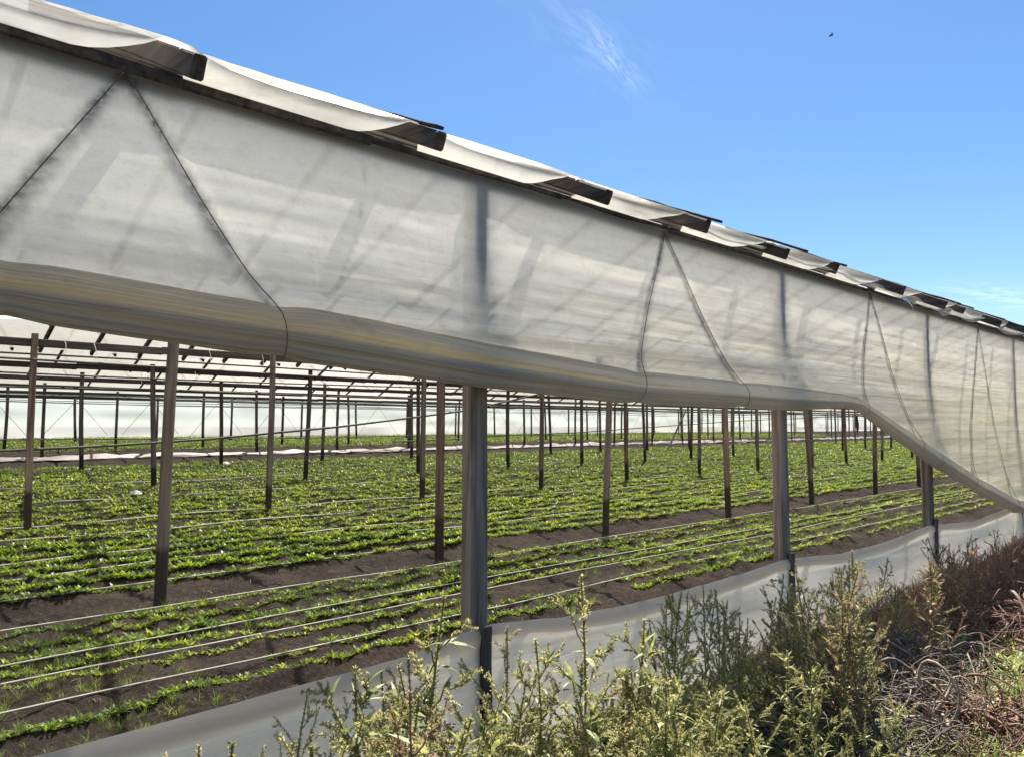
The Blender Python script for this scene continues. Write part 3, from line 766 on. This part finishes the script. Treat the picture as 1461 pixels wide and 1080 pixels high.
# irrigation hoses
hoses = [((0,1023),(980,814.5),'pale irrigation hose on the soil, nearest the white skirt'), ((0,980.5),(980,793),'second pale irrigation hose counting from the white skirt'),
         ((0,944.6),(500,876),'third pale irrigation hose from the skirt, half hidden in leafy plants'), ((0,908.6),(980,755),'pale irrigation hose along the near edge of the bare soil path'),
         ((0,866),(240,835),'pale irrigation hose along the far edge of the bare soil path')]
for A, B, lab in hoses:
    ya = on_ground(*A)[1]; yb = on_ground(*B)
    b = MB(); X = np.arange(-1, 26, .12)
    Yh = np.full_like(X, ya*.35 + yb[1]*.65) + .022*np.sin(X*.8+ya*3) + .02*(vnoise(X*.9, X*0, int(ya*10))-.5)
    Zh = ground_z(X, Yh, False) + .055 + .012*(vnoise(X*1.3, X*0, 90)-.5)
    b.tube(np.stack([X, Yh, Zh], -1), .0062, 6)
    tag(b.build('irrigation_hose', M['hose'], smooth=True), lab, 'hose', 'irrigation hoses along the crop rows')
for i, y in enumerate([8.08, 8.78, 10.15, 11.2, 13.6, 16.0]):
    b = MB(); X = np.arange(0, 45, .25); Yh = y + .03*np.sin(X*.7+y*2); Zh = ground_z(X, Yh, False) + .045 + .012*np.sin(X*2.1+y)
    b.tube(np.stack([X, Yh, Zh], -1), .010, 5)
    lab = 'pale hose through the dense crop between the first and second ranks of inner posts' if y < 11 else 'thin pale hose in the far crop beyond the second rank of inner posts'
    tag(b.build('irrigation_hose', M['hose'], smooth=True), lab, 'hose', 'hoses in the dense crop' if y < 11 else 'hoses in the far crop')
# white sheet lying on the bare strip, bags
xg = np.arange(2, 75, .35); yg = np.linspace(-.45, .45, 7); X, Y0 = np.meshgrid(xg, yg, indexing='ij')
Y = 23.2 + Y0*(.15+.75*vnoise(X*.45, X*0, 95)) + .5*(vnoise(X*.12, X*0, 96)-.5); Z = ground_z(X, Y) + .04 + .14*vnoise(X*1.2, Y0*5, 97)*(1-(Y0/.45)**2)
tag(obj('plastic_sheet', np_mesh('plastic_sheet', np.stack([X,Y,Z],-1).reshape(-1,3), grid_faces(len(xg), 7), M['pinkish'], smooth=True)), 'long crumpled whitish plastic sheet lying on the bare strip far inside', 'plastic sheet')
def bag(px, py, size, lab):
    x, y = on_ground(px, py); b = MB(); n, m_ = 14, 9; V = []
    for i in range(n):
        for j in range(m_):
            a = i/n*2*math.pi; e = j/(m_-1)*math.pi/2; r_ = size*(1+.35*(rng.random()-.5))
            V.append((x+math.cos(a)*math.cos(e)*r_*1.2, y+math.sin(a)*math.cos(e)*r_, float(ground_z(np.array(x),np.array(y)))+.03+math.sin(e)*r_*.7))
    b.add(V, [(i*m_+j, ((i+1)%n)*m_+j, ((i+1)%n)*m_+j+1, i*m_+j+1) for i in range(n) for j in range(m_-1)])
    tag(b.build('plastic_bag', M['white']), lab, 'plastic bag')
bag(193, 708, .09, 'crumpled white plastic bag lying in the crop at the left')
bag(322, 665, .10, 'small crumpled white bag at the foot of a post by the bare strip')
# rags hanging far inside
for px, pz, lab in ((1205, 607, 'dark rag hanging from a far post under the bend of the curtain roll'), (1223, 606, 'narrow dark rag hanging just under the falling curtain roll')):
    x, z = on_plane(px, pz, 13.0); b = MB(); n = 10
    V = [(x+(j-2)*.07*(1.0-.05*i)+.04*math.sin(i*.6), 13.0+.03*math.sin(j*2+i*.5), z+.35-i*.07-abs(j-2)*.02*i*.3) for i in range(n) for j in range(5)]
    b.add(V, [(i*5+j, (i+1)*5+j, (i+1)*5+j+1, i*5+j+1) for i in range(n-1) for j in range(4)])
    tag(b.build('rag', M['rag'], smooth=True), lab, 'rag')

# ------------------------------------------------------------------ weeds
def rot_to(d, spread, r):
    d = np.array(d, float); d /= np.linalg.norm(d)
    a = r.normal(0, 1, 3); a -= d*np.dot(a, d); a /= np.linalg.norm(a)+1e-9
    return d*math.cos(spread) + a*math.sin(spread)
def spike(b, pts, rad, dens, r, bl=.011, bw=.0024):
    dens = dens*1.7
    """seed head: many little bracts along a path"""
    pts = np.asarray(pts); seg = np.linalg.norm(np.diff(pts, axis=0), axis=1); L = seg.sum(); n = max(4, int(L*dens))
    cum = np.concatenate([[0], np.cumsum(seg)])/L
    for u in r.random(n):
        p = np.array([np.interp(u, cum, pts[:, i]) for i in range(3)])
        q = np.array([np.interp(min(1,u+.05), cum, pts[:, i]) for i in range(3)]); d = q-p
        if np.linalg.norm(d) < 1e-6: d = pts[-1]-pts[-2]
        rr_ = rad*(1-.65*u)
        o = rot_to(d, r.uniform(.5, 1.2), r)
        l = bl*r.uniform(.7,1.4)*(.6+.4*rr_/rad); side = np.cross(o, r.normal(0,1,3)); side /= np.linalg.norm(side)+1e-9
        c = p + o*rr_*.25
        b.add([c, c+o*l*.5+side*bw, c+o*l*1.15, c+o*l*.5-side*bw], [(0,1,2,3)])
def weed_variant(seed, kind):
    """unit weed 1 m tall: stem, foliage, seed heads"""
    r = np.random.default_rng(seed); S, Lf, Hd = MB(), MB(), MB()
    bend = r.normal(0, .07, 2); n = 10
    arch = kind == 'arch'
    main = np.array([(bend[0]*t*t + .012*math.sin(t*7+seed) + (.30*max(0,t-.55)**1.5 if arch else 0), bend[1]*t*t+.012*math.cos(t*6+seed), t - (.25*max(0,t-.8) if arch else 0)) for t in np.linspace(0, 1, n)])
    S.tube(main, np.linspace(.0065, .0022, n), 5)
    nb = {'tan': 12, 'pale': 14, 'dark': 10, 'dry': 14, 'arch': 9, 'bushy': 18}[kind]
    a = r.uniform(0, 6)
    for i in range(nb):
        t = .12 + .80*(i/nb) + r.uniform(-.02,.02); a += 2.4 + r.uniform(-.4,.4)
        p = np.array([np.interp(t, np.linspace(0,1,n), main[:, k]) for k in range(3)])
        L = ((1-t)*.42+.07)*r.uniform(.7, 1.25)*(1.2 if kind == 'bushy' else 1)
        el = r.uniform(.75, 1.2) if kind != 'bushy' else r.uniform(.5, 1.1)
        d = np.array([math.cos(a)*math.cos(el), math.sin(a)*math.cos(el), math.sin(el)])
        br = np.array([p + d*L*u + np.array([0,0,(-.10 if kind in ('pale','arch') else .05)*L*u*u*2]) + r.normal(0,.004,3)*(u>0) for u in np.linspace(0,1,6)])
        S.tube(br, np.linspace(.003, .0013, 6), 4, False)
        if kind != 'dry' or r.random() < .6:
            spike(Hd, br[2:], .011 if kind != 'dry' else .008, 420 if kind in ('pale','bushy') else 300, r)
            for k in range(r.integers(2, 5)):
                u = r.uniform(.25, .9); q = np.array([np.interp(u, np.linspace(0,1,6), br[:, m_]) for m_ in range(3)])
                d2 = rot_to(d, r.uniform(.5, .9), r); l2 = r.uniform(.03, .085)
                sp_ = np.array([q, q+d2*l2*.5, q+d2*l2+np.array([0,0,-.15*l2])])
                S.tube(sp_, .001, 3, False); spike(Hd, sp_, .008, 420, r)
        nl = {'tan': 2, 'pale': 3, 'dark': 1, 'dry': 2, 'arch': 4, 'bushy': 6}[kind]
        for k in range(nl):
            u = r.uniform(.05, .8); q = np.array([np.interp(u, np.linspace(0,1,6), br[:, m_]) for m_ in range(3)])
            d2 = rot_to(d+np.array([0,0,-.2]), r.uniform(.4, 1.1), r)
            Lf.leaf(q, d2, r.normal(0,.4,3)+np.array([0,0,1]), r.uniform(.03,.095), r.uniform(.007,.019), r.uniform(.1,.6), 3, (.15,1,.7,.02))
    spike(Hd, main[6:], .013, 520, r)
    for i in range({'dry': 6, 'dark': 9}.get(kind, 20)):
        t = r.uniform(.1, .85); aa = r.uniform(0, 6.28)
        p = np.array([np.interp(t, np.linspace(0,1,n), main[:, k]) for k in range(3)])
        Lf.leaf(p, (math.cos(aa), math.sin(aa), r.uniform(-.2,.9)), (0,0,1), r.uniform(.05,.11)*(1.1-.5*t), r.uniform(.012,.026), r.uniform(.2,.8), 4, (.1,.7,1,.6,.02))
    mats = {'pale': ('stem','weed_leaf','weed_head'), 'bushy': ('stem','weed_leaf','weed_head'), 'arch': ('stem','weed_leaf','weed_head'), 'tan': ('dry_stem','dry_leaf','tan_head'), 'dark': ('stem','dark_leaf','dark_head'), 'dry': ('dry_stem','dry_leaf','dry_head')}[kind]
    return [(nm, b.mesh(nm, M[mm])) for nm, b, mm in zip(('stem','foliage','seed_head'), (S, Lf, Hd), mats)]
WV = {}
def wvar(kind, i):
    key = (kind, i)
    if key not in WV: WV[key] = weed_variant(500+i*13+hash_kind[kind], kind)
    return WV[key]
hash_kind = {'tan': 6, 'pale': 1, 'dark': 2, 'dry': 3, 'arch': 4, 'bushy': 5}
def weed(X, Y, H, kind, i, label, group=None, lean=(0,0)):
    z = float(ground_z(np.array(X), np.array(Y)))-.02
    root = empty('dry_weed' if kind == 'dry' else 'pigweed', (X, Y, z), label=label, cat='weed', group=group)
    for nm, me in wvar(kind, i): obj(nm, me, root)
    root.rotation_euler = (lean[0]+rng.normal(0,.05), lean[1]+rng.normal(0,.05), rng.uniform(0, 6.28)); w = rng.uniform(.85, 1.15)
    s = max(H, .25); root.scale = (s*w, s*w, s)
    return root
def weed_at(px, py, Y, kind, i, label, group=None, lean=(0,0)):
    X, Z = on_plane(px, py, Y); g = float(ground_z(np.array(X), np.array(Y)))
    return weed(X, Y, Z-g, kind, i, label, group, lean)
W = [
 (612,838,1.85,'pale',0,'tall pale green pigweed just left of the middle post, rising over the skirt'),
 (834,806,1.7,'pale',1,'tallest pale pigweed, standing alone right of the middle post with a nodding tip'),
 (872,872,1.75,'pale',2,'tall slender pigweed just right of the tallest pale one'),
 (722,890,1.8,'dark',0,'slim pigweed tight against the right side of the middle post'),
 (768,905,1.65,'pale',3,'pigweed between the middle post and the tallest pale one'),
 (645,905,1.75,'pale',0,'pigweed growing right in front of the middle post'),
 (930,960,1.5,'pale',1,'short pale pigweed before the white skirt, left of the dark thicket'),
 (400,987,2.35,'dark',1,'small dark spiky pigweed at the lower left in front of the skirt'),
 (432,1030,2.3,'dark',2,'lowest dark spiky pigweed beside the small one at the lower left'),
 (352,1048,1.55,'pale',2,'bright yellow green tip of a pigweed at the bottom left'),
 (262,1062,1.75,'pale',3,'leftmost thin pigweed tip at the bottom edge'),
 (520,985,2.3,'dark',3,'drooping dark pigweed left of the bushy clump by the middle post'),
 (556,950,2.35,'dark',0,'dark upright pigweed in front of the skirt, left of the tall pale one'),
 (590,930,2.4,'dark',1,'dark pigweed touching the skirt behind the tall pale one'),
 (1130,903,1.7,'arch',0,'arching pigweed with a bowed seed head in front of the second post'),
 (1165,925,1.65,'arch',1,'lower arching pigweed with a bowed head right of the second post'),
 (1240,905,1.6,'arch',2,'slanting yellow green pigweed reaching right over the dead branches'),
]
for x, y, Y, k_, i_, lab in W: weed_at(x, y, Y, k_, i_, lab)
# the clumps, whose members cannot be told apart
g1, l1 = 'bushy pigweeds in front of the middle post', 'leafy pale pigweed in the bushy clump in front of the middle post'
for n_ in range(20):
    px = rng.uniform(500, 900); py = rng.uniform(945, 1050); weed_at(px, py, rng.uniform(1.35, 2.2), ('bushy','pale','bushy','tan','bushy')[n_ % 5], n_ % 4, l1, g1)
g1b, l1b = 'pale pigweeds right of the tallest one', 'leafy pale pigweed at the bottom between the tallest one and the dead branches'
for n_ in range(16):
    px = rng.uniform(880, 1020); py = rng.uniform(950, 1060); weed_at(px, py, rng.uniform(1.4, 2.0), ('bushy','pale','tan','bushy')[n_ % 4], (n_+1) % 3, l1b, g1b)
g2, l2 = 'dark weeds in the thicket before the second post', 'dark slim weed in the thicket along the skirt before the second post'
for n_ in range(22):
    px = rng.uniform(935, 1165); py = rng.uniform(835, 915) - (px-935)*.14; weed_at(px, py, rng.uniform(1.9, 2.45), ('dark','pale','dark')[n_ % 3], n_ % 4, l2, g2, (rng.normal(0,.08), rng.normal(0,.08)))
g3, l3 = 'greyish weeds between the second and third posts', 'greyish green weed in the thicket between the second and third outer posts'
for n_ in range(25):
    px = rng.uniform(1150, 1345); py = rng.uniform(785, 880) - (px-1150)*.06; weed_at(px, py, rng.uniform(1.55, 2.35), ('dark','pale','tan','pale')[n_ % 4], n_ % 4, l3, g3, (rng.normal(0,.1), rng.normal(0,.1)))
g4, l4 = 'reddish dead weeds at the right', 'reddish brown dead weed by the skirt right of the third outer post'
for n_ in range(36):
    px = rng.uniform(1320, 1500); py = rng.uniform(752, 825) - (px-1320)*.05; weed_at(px, py, rng.uniform(1.75, 2.45), ('dry','tan','dry')[n_ % 3], n_ % 4, l4, g4, (rng.normal(0,.15), rng.normal(0,.15)))
g5, l5 = 'low pale weeds among the dead branches', 'low yellow green weed poking through the edge of the dead branches'
for n_ in range(8):
    px = rng.uniform(1050, 1330); py = rng.uniform(950, 1010); weed_at(px, py, rng.uniform(1.4, 2.2), 'bushy', n_ % 4, l5, g5, (rng.normal(0,.3), rng.normal(0,.3)))

# undergrowth and litter along the skirt
def tuft(seed, n, L, W_, el=(.2,1.2)):
    r = np.random.default_rng(seed); b = MB()
    for i in range(n):
        a = r.uniform(0, 6.28); e = r.uniform(*el); o = r.normal(0, .03, 2)
        b.leaf((o[0], o[1], 0), (math.cos(a)*math.cos(e), math.sin(a)*math.cos(e), math.sin(e)), (0,0,1), L*r.uniform(.5,1.3), W_*r.uniform(.6,1.4), r.uniform(.1,.9), 3, (.3,1,.7,.05))
    return b
und = [tuft(700+i, 16, .13, .022) for i in range(5)]; gr = [tuft(720+i, 16, .17, .006, (.7,1.5)) for i in range(4)]; lit = [tuft(740+i, 10, .09, .010, (-.05,.35)) for i in range(4)]
P = []
for _ in range(1500):
    x = rng.uniform(.4, 6.5); y = rng.uniform(.3, 2.62)
    if x > 3.2 and y < 1.7 + .02*x and rng.random() < .8: continue
    P.append((x, y, rng.uniform(.6, 1.5), rng.uniform(0, 6.28)))
scatter('undergrowth', und, P, M['weed_leaf'], 'low tangled green undergrowth along the foot of the skirt', 'undergrowth')
dg = [tuft(760+i, 18, .26, .006, (.5,1.45)) for i in range(4)]
P = [(rng.uniform(4.5, 15), 2.66-abs(rng.normal(0,.35)), rng.uniform(.5, 1.3), rng.uniform(0, 6.28)) for _ in range(900)]
scatter('dry_grass', dg, P, M['dry_leaf'], 'dry brown grass along the foot of the skirt at the right', 'dry grass')
P = [(rng.uniform(.3, 14), rng.uniform(-.5, 2.6), rng.uniform(.6, 1.5), rng.uniform(0, 6.28)) for _ in range(5000)]
scatter('dry_litter', lit, P, M['litter'], 'dry leaf and stalk litter covering the ground outside', 'litter')
P = [(rng.uniform(.8, 12), rng.uniform(4.0, 7.1), rng.uniform(.2, .7), rng.uniform(0, 6.28)) for _ in range(420)]
scatter('soil_litter', lit, P, M['litter'], 'dry crumbs of leaf and stalk on the bare soil inside', 'litter')
P = []
for _ in range(90):
    cx_, cy_ = ((4.9, .95), (5.4, 1.1), (4.2, 1.3), (6.2, 1.0), (4.0, 1.75))[rng.integers(0, 5)]
    P.append((cx_+rng.normal(0,.18), cy_+rng.normal(0,.12), rng.uniform(.6, 1.3), rng.uniform(0, 6.28)))
for _ in range(300): P.append((rng.uniform(.4, 7), rng.uniform(.4, 2.6), rng.uniform(.5, 1.1), rng.uniform(0, 6.28)))
scatter('grass', gr, P, M['grass'], 'bright green grass tufts at the lower right between the dead branches', 'grass')

scatter('soil_weeds', gr, SWEED, M['crop'], 'fine grassy seedlings in the soil between the hoses', 'seedlings')
# ------------------------------------------------------------------ dead branches
def wander(p, d, L, n, curl, r, zmin=True):
    pts = [np.array(p, float)]; d = np.array(d, float); ax = r.normal(0, 1, 3); ax /= np.linalg.norm(ax)
    for i in range(n):
        d = d + r.normal(0, curl, 3) + np.cross(ax, d)*curl*.9; d /= np.linalg.norm(d); q = pts[-1] + d*L/n
        g = float(ground_z(np.array(q[0]), np.array(q[1]))) + .012
        if q[2] < g: q[2] = g; d[2] = abs(d[2])*.5
        if q[2] > g+.26: d[2] -= .8
        pts.append(q)
    pts = np.array(pts)
    for _ in range(2): pts[1:-1] = .25*pts[:-2] + .5*pts[1:-1] + .25*pts[2:]
    return pts
def pile(cx, cy, rx, ry, hgt, nbig, ntw, label, seed, mats=('branch','pale_branch')):
    r = np.random.default_rng(seed)
    root = empty('branch_pile', (cx, cy, float(ground_z(np.array(cx), np.array(cy)))), label=label, cat='dead branches')
    base = Matrix.Translation((-cx, -cy, -root.location.z))
    def start():
        a = r.uniform(0, 6.28); q = math.sqrt(r.random()); x = cx+math.cos(a)*q*rx; y = cy+math.sin(a)*q*ry
        return x, y, float(ground_z(np.array(x), np.array(y))) + r.uniform(.01, hgt*(1-q*q)+.03)
    for i in range(nbig):
        b = MB(); p = start(); a = r.uniform(0, 6.28); P_ = wander(p, (math.cos(a), math.sin(a), r.normal(0,.25)), r.uniform(.35, .95), 14, .30, r)
        r0 = r.uniform(.007, .015); b.tube(P_, np.linspace(r0, r0*.35, 15), 6)
        for k in range(3):
            j = r.integers(3, 11); b.tube(wander(P_[j], rot_to(P_[j]-P_[j-1], r.uniform(.4,1.0), r), r.uniform(.12,.4), 6, .25, r), np.linspace(r0*.5, r0*.2, 7), 5)
        o = b.build('branch', M[mats[1] if i % 3 == 0 else mats[0]], root, True); o.matrix_parent_inverse = base
    b = MB()
    for i in range(ntw):
        p = start(); a = r.uniform(0, 6.28); b.tube(wander(p, (math.cos(a), math.sin(a), r.normal(0,.4)), r.uniform(.15, .6), 8, .32, r), np.linspace(.0042, .0016, 9), 4, False)
    o = b.build('twigs', M[mats[0]], root, True); o.matrix_parent_inverse = base; o['kind'] = 'stuff'
pile(4.2, 1.80, .75, .40, .30, 34, 480, 'heap of dark curling dead branches at the bottom right', 31)
pile(5.3, 1.85, .8, .38, .24, 20, 300, 'loose dead branches lying behind the dark heap at the right', 32)
pile(7.0, 1.70, 1.0, .45, .36, 22, 420, 'heap of reddish grey dead branches at the right edge', 33, ('dry_stem','pale_branch'))
pile(4.75, 1.25, .55, .25, .14, 8, 170, 'tangle of thin reddish twigs in the bottom right corner', 34, ('dry_stem','dry_stem'))

# ------------------------------------------------------------------ bird
d = ray(1186, 51); P0 = np.array((0,0,1.65)) + d*33
b = MB(); ax = np.array([math.sin(YAW), -math.cos(YAW), -.25]); ax /= np.linalg.norm(ax)
prof = [(-.11,.004),(-.06,.010),(-.02,.022),(.02,.024),(.05,.016),(.065,.015),(.08,.010),(.098,.001)]
b.tube([P0+ax*s for s, _ in prof], [r_ for _, r_ in prof], 8)
fw = np.array([math.cos(YAW), math.sin(YAW), 0])
for sgn in (1, -1):
    rows = []
    for u, c0, c1, up in ((0,.035,-.03,0),(.06,.045,-.03,.03),(.12,.03,-.025,.03),(.17,-.005,-.03,.01)):
        c = P0 + fw*sgn*(u+.012) + np.array([0,0,up]); rows.append((c+ax*c0, c+ax*c1))
    V = [v+np.array([0,0,o_]) for o_ in (.0, .006) for pr in rows for v in pr]
    b.add(V, [(2*i,2*i+1,2*i+3,2*i+2) for i in range(3)] + [(8+2*i,8+2*i+2,8+2*i+3,8+2*i+1) for i in range(3)] + [(2*i,2*i+2,8+2*i+2,8+2*i) for i in range(3)] + [(2*i+1,8+2*i+1,8+2*i+3,2*i+3) for i in range(3)])
tag(b.build('bird', M['bird'], smooth=True), 'tiny dark bird flying in the blue sky at the upper right', 'bird')

# ------------------------------------------------------------------ light
SUN_AZ, SUN_EL = R(35), R(60)
sd = Vector((math.cos(SUN_AZ)*math.cos(SUN_EL), math.sin(SUN_AZ)*math.cos(SUN_EL), math.sin(SUN_EL)))
sun = bpy.data.lights.new('sun', 'SUN'); sun.energy = 5.0; sun.angle = R(.5); sun.color = (1, .935, .82)
so = bpy.data.objects.new('sun', sun); COL.objects.link(so); so.rotation_euler = sd.to_track_quat('Z', 'Y').to_euler(); so.location = sd*50
w = bpy.data.worlds.new('World'); SC.world = w; w.use_nodes = True
nt = w.node_tree; nt.nodes.clear(); k = NT(nt)
out = k.n('ShaderNodeOutputWorld'); bg = k.n('ShaderNodeBackground'); bg.inputs['Strength'].default_value = .05
sky = k.n('ShaderNodeTexSky'); sky.sky_type = 'NISHITA'; sky.sun_disc = False
sky.sun_elevation = SUN_EL; sky.sun_rotation = math.pi/2 - SUN_AZ; sky.air_density = 1.0; sky.dust_density = .4; sky.ozone_density = 3.0; sky.altitude = 200
# thin cirrus wisps
tc = k.n('ShaderNodeTexCoord')
def wisp(px, py, sx, sy, rot, gain):
    d = Vector(ray(px, py)).normalized()
    rt_ = Vector((math.sin(YAW), -math.cos(YAW), 0)); rt_ = (rt_ - d*rt_.dot(d)).normalized(); up_ = rt_.cross(d).normalized()
    ca, sa = math.cos(rot), math.sin(rot); e1 = rt_*ca + up_*sa; e2 = up_*ca - rt_*sa
    def dot(v):
        nd = k.n('ShaderNodeVectorMath', operation='DOT_PRODUCT'); k.l(tc.outputs['Generated'], nd.inputs[0]); nd.inputs[1].default_value = v; return nd.outputs['Value']
    u = k.math('MULTIPLY', dot(e1), 1/sx); v = k.math('MULTIPLY', dot(e2), 1/sy)
    fwd = k.math('GREATER_THAN', dot(d), .5)
    m = k.math('POWER', 2.718, k.math('MULTIPLY', k.math('ADD', k.math('MULTIPLY', u, u), k.math('MULTIPLY', v, v)), -1.0))
    cb = k.n('ShaderNodeCombineXYZ'); k.l(u, cb.inputs[0]); k.l(k.math('MULTIPLY', v, 1.6), cb.inputs[1])
    nz_ = k.mr(k.noise(cb.outputs[0], 1.7, 6, .65, .8), .42, .72)
    return k.math('MULTIPLY', k.math('MULTIPLY', m, nz_), k.math('MULTIPLY', fwd, gain))
ws = k.math('ADD', wisp(872, 80, .040, .011, -.85, .28), k.math('ADD', wisp(1440, 425, .06, .012, -.1, .35), wisp(845, 60, .08, .03, -.6, .10)))
hs = k.n('ShaderNodeHueSaturation'); hs.inputs['Saturation'].default_value = 1.22; hs.inputs['Value'].default_value = .83; k.l(sky.outputs[0], hs.inputs['Color'])
col = k.mix(k.math('MINIMUM', ws, 1.0), hs.outputs[0], (9.0, 9.3, 9.8))
k.l(col, bg.inputs[0]); k.l(bg.outputs[0], out.inputs[0])
SC.view_settings.view_transform = 'Standard'; SC.view_settings.look = 'None'; SC.view_settings.exposure = 1.92; SC.view_settings.gamma = 1.0
SC.cycles.transparent_max_bounces = 24; SC.cycles.max_bounces = 10; SC.cycles.transmission_bounces = 8; SC.cycles.diffuse_bounces = 5
